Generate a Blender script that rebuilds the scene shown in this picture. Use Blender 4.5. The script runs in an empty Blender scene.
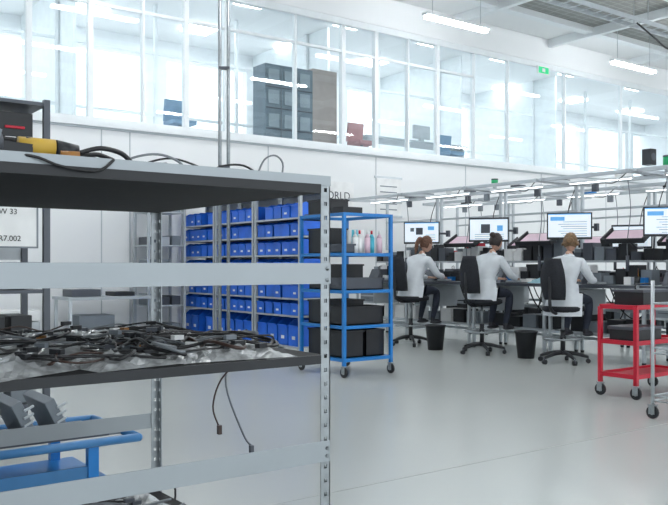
import bpy, bmesh, math, random
from mathutils import Vector, Matrix, Euler, noise
random.seed(7)
R=math.radians
scn=bpy.context.scene
try:
    scn.view_settings.view_transform='Standard'
    scn.view_settings.look='None'
except Exception: pass

# ---------------- materials ----------------
def mat(name,col,rough=0.5,metal=0.0,var=0.06,scale=6.0,bump=0.0,emit=None,es=0):
    m=bpy.data.materials.new(name); m.use_nodes=True
    nt=m.node_tree; b=nt.nodes['Principled BSDF']
    tc=nt.nodes.new('ShaderNodeTexCoord')
    n=nt.nodes.new('ShaderNodeTexNoise'); n.inputs['Scale'].default_value=scale; n.inputs['Detail'].default_value=3
    nt.links.new(tc.outputs['Object'],n.inputs['Vector'])
    r=nt.nodes.new('ShaderNodeValToRGB')
    r.color_ramp.elements[0].position=0.3; r.color_ramp.elements[1].position=0.7
    c0=[max(0,c*(1-var)) for c in col]; c1=[min(1,c*(1+var)) for c in col]
    r.color_ramp.elements[0].color=(*c0,1); r.color_ramp.elements[1].color=(*c1,1)
    nt.links.new(n.outputs['Fac'],r.inputs['Fac']); nt.links.new(r.outputs['Color'],b.inputs['Base Color'])
    b.inputs['Roughness'].default_value=rough; b.inputs['Metallic'].default_value=metal
    if bump:
        bp=nt.nodes.new('ShaderNodeBump'); bp.inputs['Strength'].default_value=bump
        nt.links.new(n.outputs['Fac'],bp.inputs['Height']); nt.links.new(bp.outputs['Normal'],b.inputs['Normal'])
    if emit:
        b.inputs['Emission Color'].default_value=(*emit,1); b.inputs['Emission Strength'].default_value=es
    return m
WHITE=mat('white_wall_paint',(0.84,0.86,0.87),0.6,var=0.012,scale=0.6)
FRAMEW=mat('white_frame_paint',(0.81,0.85,0.87),0.4,var=0.02)
FLOORM=mat('epoxy_floor',(0.53,0.555,0.54),0.22,var=0.04,scale=0.35)
JOINT=mat('floor_joint',(0.38,0.40,0.39),0.5)
STEEL=mat('galvanised_steel',(0.36,0.39,0.41),0.4,0.7,var=0.12,scale=30)
ALU=mat('aluminium_profile',(0.56,0.60,0.63),0.35,0.5)
RAIL=mat('painted_grey_rail',(0.38,0.42,0.45),0.3,0.15,var=0.03)
BLACK=mat('black_plastic',(0.014,0.016,0.020),0.45,var=0.2)
DARK=mat('dark_board',(0.008,0.009,0.011),0.75,var=0.2)
FABRIC=mat('chair_fabric',(0.016,0.018,0.024),0.85,var=0.25,scale=60)
GREYD=mat('dark_grey_metal',(0.09,0.10,0.12),0.45,0.3)
GREY=mat('mid_grey_plastic',(0.20,0.23,0.26),0.5)
LGREY=mat('light_grey_metal',(0.48,0.52,0.55),0.4,0.1)
BLUEBIN=mat('blue_bin_plastic',(0.018,0.16,0.78),0.38,var=0.12)
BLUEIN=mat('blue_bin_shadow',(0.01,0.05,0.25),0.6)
BLUEC=mat('blue_cart_paint',(0.01,0.20,0.58),0.35)
BLUEL=mat('light_blue_paint',(0.05,0.20,0.44),0.35)
RED=mat('red_cart_paint',(0.56,0.010,0.035),0.35)
LABEL=mat('paper_label',(0.85,0.86,0.86),0.7)
CYAN=mat('cyan_plastic',(0.08,0.50,0.65),0.4)
PINK=mat('pink_panel',(0.62,0.46,0.54),0.4,emit=(0.85,0.62,0.75),es=0.1)
ORANGE=mat('amber_plastic',(0.38,0.17,0.04),0.4)
YELLOW=mat('yellow_plastic',(0.60,0.38,0.05),0.5)
GREEN=mat('green_plastic',(0.02,0.42,0.16),0.5)
SKIN=mat('skin',(0.58,0.35,0.26),0.55,var=0.05,scale=20)
COAT=mat('white_coat',(0.72,0.76,0.80),0.85,var=0.06,scale=9,bump=0.3)
JEANS=mat('dark_trousers',(0.025,0.032,0.052),0.85,var=0.2,scale=12)
HAIR1=mat('brown_hair',(0.13,0.06,0.035),0.6,var=0.4,scale=40)
HAIR2=mat('dark_hair',(0.025,0.016,0.014),0.5,var=0.4,scale=40)
HAIR3=mat('fair_hair',(0.20,0.12,0.06),0.6,var=0.35,scale=40)
SHOE=mat('shoe',(0.04,0.04,0.05),0.6)
EYE=mat('eye_dark',(0.03,0.02,0.02),0.3)
LIP=mat('lips',(0.5,0.2,0.18),0.5)
SCREEN=mat('screen_white',(0.4,0.45,0.5),0.3,emit=(0.82,0.92,1.0),es=0.7)
SBLUE=mat('screen_blue',(0.1,0.35,0.7),0.3,emit=(0.15,0.45,0.85),es=0.35)
SDARK=mat('screen_dark',(0.1,0.12,0.15),0.3)
BAG=mat('antistatic_bag',(0.50,0.52,0.53),0.25,0.3,var=0.35,scale=25)
CABLEB=mat('black_cable',(0.016,0.016,0.018),0.4)
CABLEN=mat('brown_cable',(0.055,0.03,0.024),0.45)
CABLEG=mat('grey_cable',(0.20,0.22,0.24),0.45)
PAPER=mat('light_blue_cloth',(0.35,0.60,0.68),0.8)
EXIT=mat('exit_sign_green',(0.02,0.5,0.2),0.5,emit=(0.05,0.7,0.3),es=0.4)
WOOD=mat('cabinet_wood',(0.36,0.32,0.30),0.6)
CABG=mat('cabinet_slate',(0.15,0.20,0.24),0.6)
CABL=mat('cabinet_door_grey',(0.27,0.33,0.37),0.5)
MRED=mat('muted_red_fabric',(0.50,0.30,0.31),0.9)
MBLUE=mat('muted_blue_fabric',(0.25,0.38,0.52),0.9)
BLIND=mat('white_partition',(0.82,0.87,0.89),0.5,var=0.03)
OFFW=mat('office_wall',(0.86,0.89,0.91),0.7,var=0.02)
LAMP=mat('fluorescent_diffuser',(1,1,1),0.5,emit=(0.96,0.98,1.0),es=50)
LAMPO=mat('office_lamp',(1,1,1),0.5,emit=(0.96,0.98,1.0),es=13)
LED=mat('bench_led',(1,1,1),0.5,emit=(0.95,0.98,1.0),es=5)

def ceil_mat():
    m=mat('perforated_ceiling_panel',(0.40,0.41,0.39),0.6,0.1,var=0.04)
    nt=m.node_tree; b=nt.nodes['Principled BSDF']
    tc=nt.nodes.new('ShaderNodeTexCoord')
    br=nt.nodes.new('ShaderNodeTexBrick'); br.offset=0
    br.inputs['Scale'].default_value=1; br.inputs['Brick Width'].default_value=0.3; br.inputs['Row Height'].default_value=0.15
    br.inputs['Mortar Size'].default_value=0.015
    br.inputs['Color1'].default_value=(0.25,0.255,0.24,1);br.inputs['Color2'].default_value=(0.27,0.275,0.26,1);br.inputs['Mortar'].default_value=(0.36,0.37,0.35,1)
    nt.links.new(tc.outputs['Object'],br.inputs['Vector']); nt.links.new(br.outputs['Color'],b.inputs['Base Color'])
    return m
CEIL=ceil_mat()
def glass_mat():
    m=bpy.data.materials.new('window_glass'); m.use_nodes=True; nt=m.node_tree; nt.nodes.clear()
    o=nt.nodes.new('ShaderNodeOutputMaterial'); mx=nt.nodes.new('ShaderNodeMixShader')
    t=nt.nodes.new('ShaderNodeBsdfTransparent'); t.inputs['Color'].default_value=(0.91,0.96,0.97,1)
    g=nt.nodes.new('ShaderNodeBsdfGlossy'); g.inputs['Roughness'].default_value=0.012
    f=nt.nodes.new('ShaderNodeLayerWeight'); f.inputs['Blend'].default_value=0.35
    mr=nt.nodes.new('ShaderNodeMapRange'); mr.inputs['To Min'].default_value=0.04; mr.inputs['To Max'].default_value=0.55
    nt.links.new(f.outputs['Fresnel'],mr.inputs['Value'])
    nt.links.new(mr.outputs[0],mx.inputs[0]); nt.links.new(t.outputs[0],mx.inputs[1]); nt.links.new(g.outputs[0],mx.inputs[2])
    nt.links.new(mx.outputs[0],o.inputs['Surface']); return m
GLASS=glass_mat()

# ---------------- mesh builder ----------------
class MB:
    def __init__(s,name): s.name=name; s.bm=bmesh.new(); s.mats=[]
    def mi(s,m):
        if m not in s.mats: s.mats.append(m)
        return s.mats.index(m)
    def _fin(s,verts,m,smooth=False):
        i=s.mi(m); fs=set()
        for v in verts:
            for f in v.link_faces: fs.add(f)
        for f in fs: f.material_index=i; f.smooth=smooth
    def box(s,c,d,m,rot=None,piv=None):
        M=Matrix.Translation(c)
        if rot: M=M@Euler(rot).to_matrix().to_4x4()
        M=M@Matrix.Diagonal((d[0],d[1],d[2],1))
        r=bmesh.ops.create_cube(s.bm,size=1,matrix=M); s._fin(r['verts'],m); return r['verts']
    def bx(s,x0,x1,y0,y1,z0,z1,m): return s.box(((x0+x1)/2,(y0+y1)/2,(z0+z1)/2),(abs(x1-x0),abs(y1-y0),abs(z1-z0)),m)
    def cyl(s,p0,p1,r,m,r2=None,seg=14):
        p0=Vector(p0);p1=Vector(p1);d=p1-p0
        q=Vector((0,0,1)).rotation_difference(d.normalized())
        M=Matrix.Translation((p0+p1)/2)@q.to_matrix().to_4x4()
        k=bmesh.ops.create_cone(s.bm,cap_ends=True,segments=seg,radius1=r,radius2=r if r2 is None else r2,depth=d.length,matrix=M)
        s._fin(k['verts'],m,True)
        for v in k['verts']:
            for f in v.link_faces:
                if len(f.verts)>4: f.smooth=False
    def sph(s,c,r,m,rot=None,seg=16):
        if not hasattr(r,'__len__'): r=(r,r,r)
        M=Matrix.Translation(c)
        if rot: M=M@Euler(rot).to_matrix().to_4x4()
        M=M@Matrix.Diagonal((*r,1))
        k=bmesh.ops.create_uvsphere(s.bm,u_segments=seg,v_segments=seg//2+2,radius=1,matrix=M); s._fin(k['verts'],m,True); return k['verts']
    def poly(s,vs,fs,m,smooth=False):
        V=[s.bm.verts.new(v) for v in vs]; i=s.mi(m)
        for f in fs:
            try: F=s.bm.faces.new([V[k] for k in f]); F.material_index=i; F.smooth=smooth
            except ValueError: pass
    def torus(s,c,R_,r,m,seg=28,rs=8,ax='z'):
        pts=[]
        for i in range(seg+1):
            a=2*math.pi*i/seg
            if ax=='z': pts.append((c[0]+R_*math.cos(a),c[1]+R_*math.sin(a),c[2]))
            else: pts.append((c[0]+R_*math.cos(a),c[1],c[2]+R_*math.sin(a)))
        s.tube(pts,r,m,rs,sm=False)
    def tube(s,pts,r,m,seg=6,sm=True,n=5):
        P=[Vector(p) for p in pts]
        if sm and len(P)>2:
            Q=[]
            for i in range(len(P)-1):
                a=P[max(i-1,0)];b=P[i];c=P[i+1];d=P[min(i+2,len(P)-1)]
                for k in range(n):
                    t=k/n; Q.append(0.5*((2*b)+(c-a)*t+(2*a-5*b+4*c-d)*t*t+(3*b-a-3*c+d)*t**3))
            Q.append(P[-1]); P=Q
        rr=r if hasattr(r,'__len__') else None
        up=Vector((0,0,1)); rings=[]
        pn=None
        for i,p in enumerate(P):
            d=(P[min(i+1,len(P)-1)]-P[max(i-1,0)])
            if d.length<1e-7: d=Vector((1,0,0))
            d.normalize()
            if pn is None:
                pn=d.cross(up if abs(d.z)<0.9 else Vector((1,0,0))).normalized()
            pn=(pn-d*pn.dot(d)); 
            if pn.length<1e-5: pn=d.orthogonal()
            pn.normalize()
            b=d.cross(pn)
            if rr:
                t=i/(len(P)-1)*(len(rr)-1); k=min(int(t),len(rr)-2); rad=rr[k]+(rr[k+1]-rr[k])*(t-k)
            else: rad=r
            rings.append([s.bm.verts.new(p+rad*(pn*math.cos(2*math.pi*j/seg)+b*math.sin(2*math.pi*j/seg))) for j in range(seg)])
        mi=s.mi(m)
        for a,b in zip(rings,rings[1:]):
            for j in range(seg):
                f=s.bm.faces.new((a[j],a[(j+1)%seg],b[(j+1)%seg],b[j])); f.material_index=mi; f.smooth=True
        for e in (rings[0][::-1],rings[-1]):
            try: f=s.bm.faces.new(e); f.material_index=mi
            except ValueError: pass
    def done(s,parent=None,bevel=0,loc=None,rotz=0):
        bmesh.ops.recalc_face_normals(s.bm,faces=s.bm.faces[:])
        if parent is None and loc is None:
            xs=[v.co for v in s.bm.verts]
            c=Vector(((min(v.x for v in xs)+max(v.x for v in xs))/2,(min(v.y for v in xs)+max(v.y for v in xs))/2,min(v.z for v in xs)))
            bmesh.ops.translate(s.bm,verts=s.bm.verts[:],vec=-c); loc=c
        me=bpy.data.meshes.new(s.name); s.bm.to_mesh(me); s.bm.free()
        for m in s.mats: me.materials.append(m)
        o=bpy.data.objects.new(s.name,me); scn.collection.objects.link(o)
        if loc is not None: o.location=loc
        o.rotation_euler=(0,0,rotz)
        if parent: o.parent=parent
        if bevel:
            b=o.modifiers.new('bevel','BEVEL'); b.width=bevel; b.segments=2; b.limit_method='ANGLE'
        return o
def empty(name,loc=(0,0,0),rotz=0):
    e=bpy.data.objects.new(name,None); e.location=loc; e.rotation_euler=(0,0,rotz); scn.collection.objects.link(e); e.empty_display_size=0.1; return e

def caster(M,x,y,r=0.05,m=BLACK,zt=None):
    M.cyl((x-0.012,y,r),(x+0.012,y,r),r,m); M.cyl((x-0.014,y,r),(x+0.014,y,r),r*0.4,LGREY)
    M.bx(x-0.02,x-0.015,y-r*0.5,y+r*0.5,r*0.7,r*2.1,STEEL); M.bx(x+0.015,x+0.02,y-r*0.5,y+r*0.5,r*0.7,r*2.1,STEEL)
    M.bx(x-0.025,x+0.025,y-r*0.6,y+r*0.6,r*2.05,r*2.25,STEEL)

# ---------------- room shell ----------------
YW=12.0; SILL=3.33; WT=5.75; CZ=6.3; X0=-8; X1=27; Y0=-8
M=MB('floor'); M.bx(X0,X1,Y0,YW+0.2,-0.2,0,FLOORM); M.done()
for i,y in enumerate((-2.52,3.48,9.48)):
    M=MB('trim_floor_joint_%d'%(i+1)); M.bx(X0,X1,y-0.005,y+0.005,0,0.0015,JOINT); M.done()
M=MB('ceiling'); M.bx(X0,X1,Y0,YW-1.1,CZ,CZ+0.2,CEIL); M.bx(X0,X1,YW-1.1,17.5,CZ,CZ+0.2,WHITE); M.done()
M=MB('ceiling_beams')
for y in (-5,-2.2,0.6,3.4,6.2,8.6,10.9):
    M.bx(X0,X1,y-0.1,y+0.1,CZ-0.12,CZ,FRAMEW)
for x in range(-6,27,3):
    M.bx(x-0.06,x+0.06,Y0,YW,CZ-0.18,CZ-0.001,FRAMEW)
M.done()
M=MB('wall_back')
M.bx(X0,X1,YW,YW+0.2,0,SILL,WHITE); M.bx(X0,X1,YW,YW+0.2,WT,CZ,WHITE); M.done()
M=MB('baseboard_back'); M.bx(X0,X1,YW-0.015,YW,0,0.1,LGREY); M.done()
M=MB('trim_wall_panel_seams')
for x in (1.2,2.8,4.55,5.0,7.5,9.9,12.3,14.7,17.1): M.bx(x-0.008,x+0.008,YW-0.006,YW,0.1,SILL-0.06,LGREY)
M.done()
M=MB('trim_sill'); M.bx(X0,X1,YW-0.07,YW+0.0,SILL-0.06,SILL+0.03,FRAMEW); M.bx(X0,X1,YW-0.03,YW,SILL-0.09,SILL-0.06,LGREY);M.done()  # white ledge; grey strip beneath it is the ledge's shadow, painted in
M=MB('wall_right'); M.bx(X1,X1+0.2,Y0,YW,0,CZ,WHITE); M.done()
M=MB('wall_left'); M.bx(X0-0.2,X0,Y0,YW,0,CZ,WHITE); M.done()
M=MB('window_1')
def mull(x,w,z0=SILL,z1=WT): M.bx(x-w/2,x+w/2,YW+0.03,YW+0.13,z0,z1,FRAMEW)
for x in (-4.4,-2,0.4,2.0,3.5,4.4,5.98,6.72,9.16,9.95,11.56): mull(x,0.08)
for x in (2.9,5.24,8.1,10.76,12.6,13.65,15.6,17.8,20.2,22.6,25): mull(x,0.035)
M.bx(X0,X1,YW+0.02,YW+0.14,SILL,SILL+0.09,FRAMEW); M.bx(X0,X1,YW+0.02,YW+0.14,WT-0.12,WT,FRAMEW)
M.bx(X0,12.6,YW+0.05,YW+0.11,5.12,5.17,FRAMEW)
M.done()
M=MB('window_2'); M.poly([(X0,YW+0.08,SILL+0.05),(X1,YW+0.08,SILL+0.05),(X1,YW+0.08,WT-0.05),(X0,YW+0.08,WT-0.05)],[(0,1,2,3)],GLASS); M.done()
# mezzanine office
M=MB('office_floor'); M.bx(X0,X1,YW+0.2,17.5,3.0,3.2,OFFW); M.done()
M=MB('wall_office_back')
M.bx(X0,X1,17.3,17.5,3.2,3.9,OFFW); M.bx(X0,X1,17.3,17.5,5.9,CZ,OFFW)
x=X0
while x<X1: M.bx(x,x+0.5,17.3,17.5,3.9,5.9,OFFW); x+=2.6
M.done()
M=MB('wall_office_end'); M.bx(X1,X1+0.2,YW+0.2,17.5,3.2,CZ,OFFW); M.bx(X0-0.2,X0,YW+0.2,17.5,3.2,CZ,OFFW); M.done()
for i,x in enumerate((4.9,10.4,14.4,18.0)):
    M=MB('wall_office_divider_%d'%(i+1)); M.bx(x-0.03,x+0.03,14.2,17.3,3.2,CZ,BLIND); M.done()
segs=[(X0,4.86),(4.94,10.36),(10.44,14.36),(14.44,17.96),(18.04,X1)]
for i,(a,b) in enumerate(segs):
    M=MB('window_%d'%(i+3)); k=max(1,int((b-a)/1.8))
    for j in range(k+1):
        x=a+(b-a)*j/k; x=min(max(x,a+0.04),b-0.04); M.bx(x-0.03,x+0.03,14.9,14.97,3.21,CZ-0.01,FRAMEW)
    for z in (4.1,5.3): M.bx(a+0.01,b-0.01,14.91,14.96,z,z+0.05,FRAMEW)
    M.done()
M=MB('office_ceiling_lights')
for x in (1,3.4,5.8,8.2,10.6,13,15.4,18,21,24):
    for y in (13.6,15.9): M.bx(x-0.3,x+0.3,y-0.3,y+0.3,CZ-0.05,CZ-0.001,LAMPO)
M.done()
M=MB('office_cabinet')
M.bx(8.25,9.35,13.3,13.75,3.2,5.05,CABG); M.bx(9.35,9.95,13.3,13.75,3.2,5.1,WOOD)
for z in (3.8,4.2,4.6):
    M.bx(8.27,9.33,13.28,13.3,z,z+0.02,GREYD)
for x in (8.6,8.97): M.bx(x,x+0.015,13.28,13.3,3.22,5.03,GREY)
for z in (3.9,4.35,4.75):
    for k in range(3):
        M.bx(8.31+k*0.36,8.55+k*0.36,13.275,13.3,z-0.06,z+0.2,CABL)
M.done(bevel=0.005)
def office_chair_back(name,x,y,m):
    M=MB(name)
    M.box((x,y,3.84),(0.38,0.06,0.38),m,rot=(0.15,0,0)); M.box((x,y-0.22,3.60),(0.42,0.42,0.07),m)
    M.cyl((x,y-0.22,3.3),(x,y-0.22,3.6),0.03,GREY)
    for k in range(5):
        a=k*1.2566; M.cyl((x,y-0.22,3.32),(x+0.26*math.cos(a),y-0.22+0.26*math.sin(a),3.26),0.02,GREY); M.sph((x+0.26*math.cos(a),y-0.22+0.26*math.sin(a),3.23),0.03,BLACK,seg=8)
    M.done(bevel=0.02)
office_chair_back('red_office_chair',10.1,12.9,MRED)
office_chair_back('blue_office_chair',6.2,12.95,MBLUE)
office_chair_back('blue_office_chair',12.6,12.95,MBLUE)
M=MB('office_desk'); M.bx(10.8,13.8,13.4,14.1,3.9,3.94,LGREY)
for x in (10.85,13.7): M.bx(x,x+0.05,13.45,14.05,3.2,3.9,LGREY)
M.bx(12.4,12.9,13.7,13.74,4.05,4.35,LGREY); M.bx(12.6,12.7,13.68,13.76,3.94,4.07,LGREY)
M.done()
M=MB('exit_sign'); M.bx(14.55,14.95,YW-0.03,YW-0.002,5.48,5.66,LABEL); M.bx(14.58,14.92,YW-0.034,YW-0.03,5.5,5.64,EXIT); M.bx(14.7,14.8,YW-0.037,YW-0.034,5.53,5.61,LABEL); M.done()
for y in (10.45,7.85,5.3,2.7,-0.2,-3.5):
    for x in (-0.3,5.1,10.5,15.9,21.3):
        M=MB('ceiling_fluorescent_lamp')
        M.bx(x-0.78,x+0.78,y-0.07,y+0.07,5.53,5.58,FRAMEW)
        M.bx(x-0.75,x+0.75,y-0.055,y+0.055,5.48,5.53,LAMP)
        for dx in (-0.6,0.6): M.cyl((x+dx,y,5.58),(x+dx,y,CZ),0.006,LGREY,seg=6)
        M.done()
M=MB('ceiling_cable_tray')
M.bx(9,26,8.9,8.92,5.75,5.83,LGREY); M.bx(9,26,9.2,9.22,5.75,5.83,LGREY)
for k in range(56): M.bx(9+k*0.3,9.03+k*0.3,8.9,9.2,5.75,5.76,LGREY)
for x in (10,14,18,22): M.cyl((x,8.9,5.8),(x,8.9,CZ),0.008,LGREY,seg=6); M.cyl((x,9.2,5.8),(x,9.2,CZ),0.008,LGREY,seg=6)
M.tube([(15.2,9.0,5.76),(15.0,9.0,5.5),(14.7,8.95,5.42),(14.3,8.95,5.55),(13.8,9,5.76)],0.018,CABLEB)
M.done()
M=MB('service_pole')
M.cyl((4.84,8.85,0),(4.84,8.85,CZ),0.022,STEEL); M.cyl((4.93,8.80,0),(4.93,8.80,CZ),0.022,STEEL)
for z in (1.0,2.4,3.6,4.8,5.8): M.box((4.885,8.825,z),(0.13,0.07,0.03),GREYD,rot=(0,0,-0.5))
M.bx(4.76,5.01,8.74,8.92,0,0.012,STEEL)
M.done()

# ---------------- foreground rack ----------------
def slotpost(M,x,y,z0,z1,sx,sy,m=STEEL):
    w=0.030;t=0.003;e=0.010
    M.bx(x,x+sx*e,y,y+sy*t,z0,z1,m); M.bx(x+sx*(w-e),x+sx*w,y,y+sy*t,z0,z1,m)
    M.bx(x,x+sx*t,y,y+sy*e,z0,z1,m); M.bx(x,x+sx*t,y+sy*(w-e),y+sy*w,z0,z1,m)
    z=z0
    while z<z1-0.02:
        M.bx(x+sx*e,x+sx*(w-e),y,y+sy*t,z,z+0.026,m); M.bx(x,x+sx*t,y+sy*e,y+sy*(w-e),z,z+0.026,m); z+=0.037
FX0,FX1,FY0,FY1=-0.72,1.305,1.775,2.86
rk=empty('cable_storage_rack',(0,0,0))
M=MB('uprights')
slotpost(M,FX1,FY0,0,1.43,-1,1); slotpost(M,FX1,FY1,0,1.43,-1,-1); slotpost(M,FX0,FY0,0,1.43,1,1); slotpost(M,FX0,FY1,0,1.43,1,-1)
for x in (FX0+0.015,FX1-0.015):
    for y in (FY0+0.015,FY1-0.015): M.bx(x-0.025,x+0.025,y-0.025,y+0.025,0,0.006,GREYD)
M.done(parent=rk)
M=MB('shelves')
for z in (1.395,0.94,0.34):
    M.bx(FX0+0.005,FX1-0.005,FY0+0.004,FY1-0.004,z,z+0.018,DARK)
    M.bx(FX0,FX1-0.032,FY0-0.004,FY0+0.003,z-0.003,z+0.02,BLACK)
M.bx(FX0,FX1,FY0+0.002,FY1,1.414,1.428,LGREY)
M.bx(FX0,FX1,FY0-0.003,FY0+0.002,1.412,1.438,RAIL)
M.done(parent=rk)
M=MB('rails')
M.bx(FX0,FX1,FY0-0.003,FY0-0.0005,1.15,1.205,RAIL); M.bx(FX0,FX1-0.002,FY0-0.003,FY0-0.0005,0.675,0.73,RAIL)
M.bx(FX0,FX1,FY1+0.0005,FY1+0.003,1.15,1.205,RAIL); M.bx(FX0,FX1,FY1+0.0005,FY1+0.003,0.592,0.648,RAIL)
for y in (FY0+0.017,FY1-0.017):
    for z in (1.16,1.19,0.69,0.71): M.cyl((FX1-0.012,FY0-0.006,z),(FX1-0.012,FY0,z),0.005,STEEL,seg=8)
M.done(parent=rk)
def bag(M,cx,cy,z,w,d,h,ang,m=BAG,seed=0):
    n=14; vs=[];fs=[]
    ca,sa=math.cos(ang),math.sin(ang)
    for i in range(n+1):
        for j in range(n+1):
            u=i/n*2-1;v=j/n*2-1
            e=max(0,1-max(abs(u),abs(v))**3)
            q=noise.noise(Vector((u*2.3+seed,v*2.3,seed*1.7)))+0.6*noise.noise(Vector((u*6+seed,v*6,3.1)))
            zz=z+max(0.0015,h*e*(0.55+0.7*q))
            x=u*w/2;y=v*d/2
            vs.append((cx+x*ca-y*sa,cy+x*sa+y*ca,zz)); 
    for i in range(n):
        for j in range(n): a=i*(n+1)+j; fs.append((a,a+1,a+n+2,a+n+1))
    M.poly(vs,fs,m,False)
def cables(M,n,x0,x1,y0,y1,z,step=0.12,zr=0.04):
    for k in range(n):
        x=random.uniform(x0,x1);y=random.uniform(y0,y1);a=random.uniform(0,6.28);pts=[]
        for i in range(random.randint(5,9)):
            pts.append((x,y,z+0.006+random.random()**2*zr))
            a+=random.uniform(-0.9,0.9); x+=step*math.cos(a); y+=step*0.8*math.sin(a)
            if x<x0 or x>x1: a=math.pi-a; x=min(max(x,x0),x1)
            if y<y0 or y>y1: a=-a; y=min(max(y,y0),y1)
        mm=random.choice([CABLEB,CABLEB,CABLEB,CABLEN,CABLEG,CABLEB]); M.tube(pts,random.choice([0.0028,0.004,0.005]),mm,n=4)
        for p in (pts[0],pts[-1]):
            if random.random()<0.7:
                M.box((p[0],p[1],p[2]+0.003),(0.032,0.016,0.012),random.choice([BLACK,BLACK,GREY,BLACK,GREYD,GREYD,ORANGE,LABEL]),rot=(0,0,random.uniform(0,3)))
M=MB('cable_harness_pile')
sd=0
for cx in [-0.5,-0.25,0.0,0.25,0.5,0.75,0.98,1.12]:
    for cy in (1.93,2.2,2.5,2.72):
        sd+=1; bag(M,cx+random.uniform(-.05,.05),cy+random.uniform(-.03,.03),0.958,0.28,0.22,0.036,random.uniform(-.5,.5),BAG,sd*3.3)
cables(M,85,-0.65,1.22,1.82,2.78,0.972,zr=0.03)
cables(M,14,0.85,1.24,1.82,2.3,0.975,zr=0.03)
M.tube([(1.1,2.3,0.98),(1.25,2.33,0.98),(1.325,2.36,0.94),(1.335,2.40,0.80),(1.34,2.30,0.66),(1.335,2.24,0.63)],0.0035,CABLEG)
M.tube([(1.05,2.15,0.98),(1.22,2.2,0.98),(1.325,2.23,0.94),(1.33,2.42,0.82),(1.33,2.48,0.72),(1.33,2.44,0.66)],0.003,CABLEN)
M.box((1.335,2.235,0.615),(0.012,0.012,0.03),GREYD); M.box((1.33,2.435,0.648),(0.012,0.014,0.03),CABLEN)
M.done(parent=rk)
M=MB('lower_shelf_cables')
sd=40
for cx in [-0.3,0.1,0.5,0.85,1.1]:
    for cy in (2.0,2.35,2.65): sd+=1; bag(M,cx,cy,0.358,0.3,0.28,0.06,random.uniform(-.4,.4),BAG,sd*2.1)
cables(M,60,-0.5,1.22,1.85,2.78,0.385,zr=0.05)
M.tube([(0.9,2.6,0.40),(1.05,2.66,0.45),(1.2,2.7,0.46),(1.31,2.74,0.40),(1.318,2.76,0.3)],0.004,CABLEB)
M.done(parent=rk)
M=MB('top_shelf_harness')
z=1.43
M.box((0.50,1.90,z+0.022),(0.10,0.06,0.04),BLACK,rot=(0,0,0.3)); M.cyl((0.53,1.91,z+0.040),(0.61,1.90,z+0.038),0.021,YELLOW); M.cyl((0.545,1.91,z+0.040),(0.56,1.91,z+0.040),0.022,BLACK); M.cyl((0.61,1.90,z+0.038),(0.66,1.90,z+0.030),0.021,BLACK)
M.cyl((0.44,1.88,z+0.036),(0.48,1.89,z+0.036),0.030,GREYD); M.box((0.455,1.86,z+0.062),(0.05,0.02,0.02),GREY,rot=(0,0.3,0.3)); M.cyl((0.61,1.86,z+0.015),(0.65,1.85,z+0.015),0.014,ORANGE)
M.tube([(0.66,1.9,z+0.02),(0.72,1.92,z+0.035),(0.80,1.95,z+0.012),(0.76,2.0,z+0.02),(0.68,1.97,z+0.03),(0.72,1.9,z+0.01),(0.82,1.9,z+0.01)],0.006,CABLEB)
M.tube([(0.66,1.88,z+0.03),(0.71,1.88,z+0.045),(0.77,1.9,z+0.04),(0.80,1.9,z+0.015)],0.006,CABLEB)
M.tube([(0.30,1.9,z+0.01),(0.42,1.95,z+0.05),(0.55,1.98,z+0.062),(0.68,1.98,z+0.045),(0.78,1.95,z+0.01)],0.006,CABLEB)
M.box((0.76,1.93,z+0.014),(0.05,0.03,0.022),GREYD,rot=(0,0,-0.4))
M.tube([(0.78,2.0,z+0.01),(0.84,2.0,z+0.045),(0.91,2.0,z+0.06),(0.97,2.0,z+0.045),(1.0,2.0,z+0.01)],0.0035,CABLEG)
M.tube([(0.82,2.0,z+0.01),(0.88,2.02,z+0.035),(0.96,2.02,z+0.055),(1.05,2.02,z+0.035),(1.08,2.0,z+0.008)],0.003,CABLEB)
M.tube([(1.02,1.95,z+0.006),(1.07,1.95,z+0.035),(1.14,1.95,z+0.042),(1.19,1.93,z+0.01)],0.003,CABLEB)
M.tube([(1.15,1.9,z+0.006),(1.175,1.9,z+0.055),(1.21,1.9,z+0.07),(1.235,1.9,z+0.05),(1.23,1.9,z+0.006)],0.0025,CABLEG)
for k in range(9):
    x=0.72+0.06*k; M.box((x,1.86+0.02*(k%3),z+0.009),(0.055,0.03,0.014),random.choice([BLACK,GREY,GREYD,GREYD]),rot=(0,0,random.uniform(-.6,.6)))
bag(M,0.95,1.93,z,0.3,0.2,0.03,0.1,BAG,77); bag(M,0.2,2.0,z,0.5,0.25,0.03,0.1,BAG,79)
M.tube([(0.44,1.82,z+0.008),(0.52,1.768,z-0.0),(0.58,1.762,z-0.018),(0.66,1.764,z-0.022),(0.70,1.77,z+0.006)],0.0035,CABLEB)
M.done(parent=rk)

# ---------------- blue low trolley + crates ----------------
M=MB('blue_platform_trolley')
x0,x1,y0,y1=0.55,1.62,3.78,4.4; zt=0.36
for y in (y0,y1): M.cyl((x0,y,zt),(x1,y,zt),0.020,BLUEL)
for x in (x0,x1): M.cyl((x,y0,zt),(x,y1,zt),0.020,BLUEL)
for x in (x0,x1):
    for y in (y0,y1): M.sph((x,y,zt),0.020,BLUEL,seg=10); 
for x in (x0+0.12,x1-0.22):
    for y in (y0+0.03,y1-0.03): M.bx(x-0.025,x+0.025,y-0.02,y+0.02,0.11,zt,BLUEC); caster(M,x,y,0.05)
M.bx(x0+0.05,x1-0.12,y0+0.02,y1-0.02,0.14,0.17,BLUEC); M.bx(x0+0.1,x1-0.2,y0+0.02,y0+0.035,0.17,0.25,BLUEL)
M.bx(x0,x1,y0+0.18,y0+0.21,zt-0.01,zt+0.01,GREY);M.bx(x0,x1,y1-0.2,y1-0.17,zt-0.01,zt+0.01,GREY)
M.done()
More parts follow.
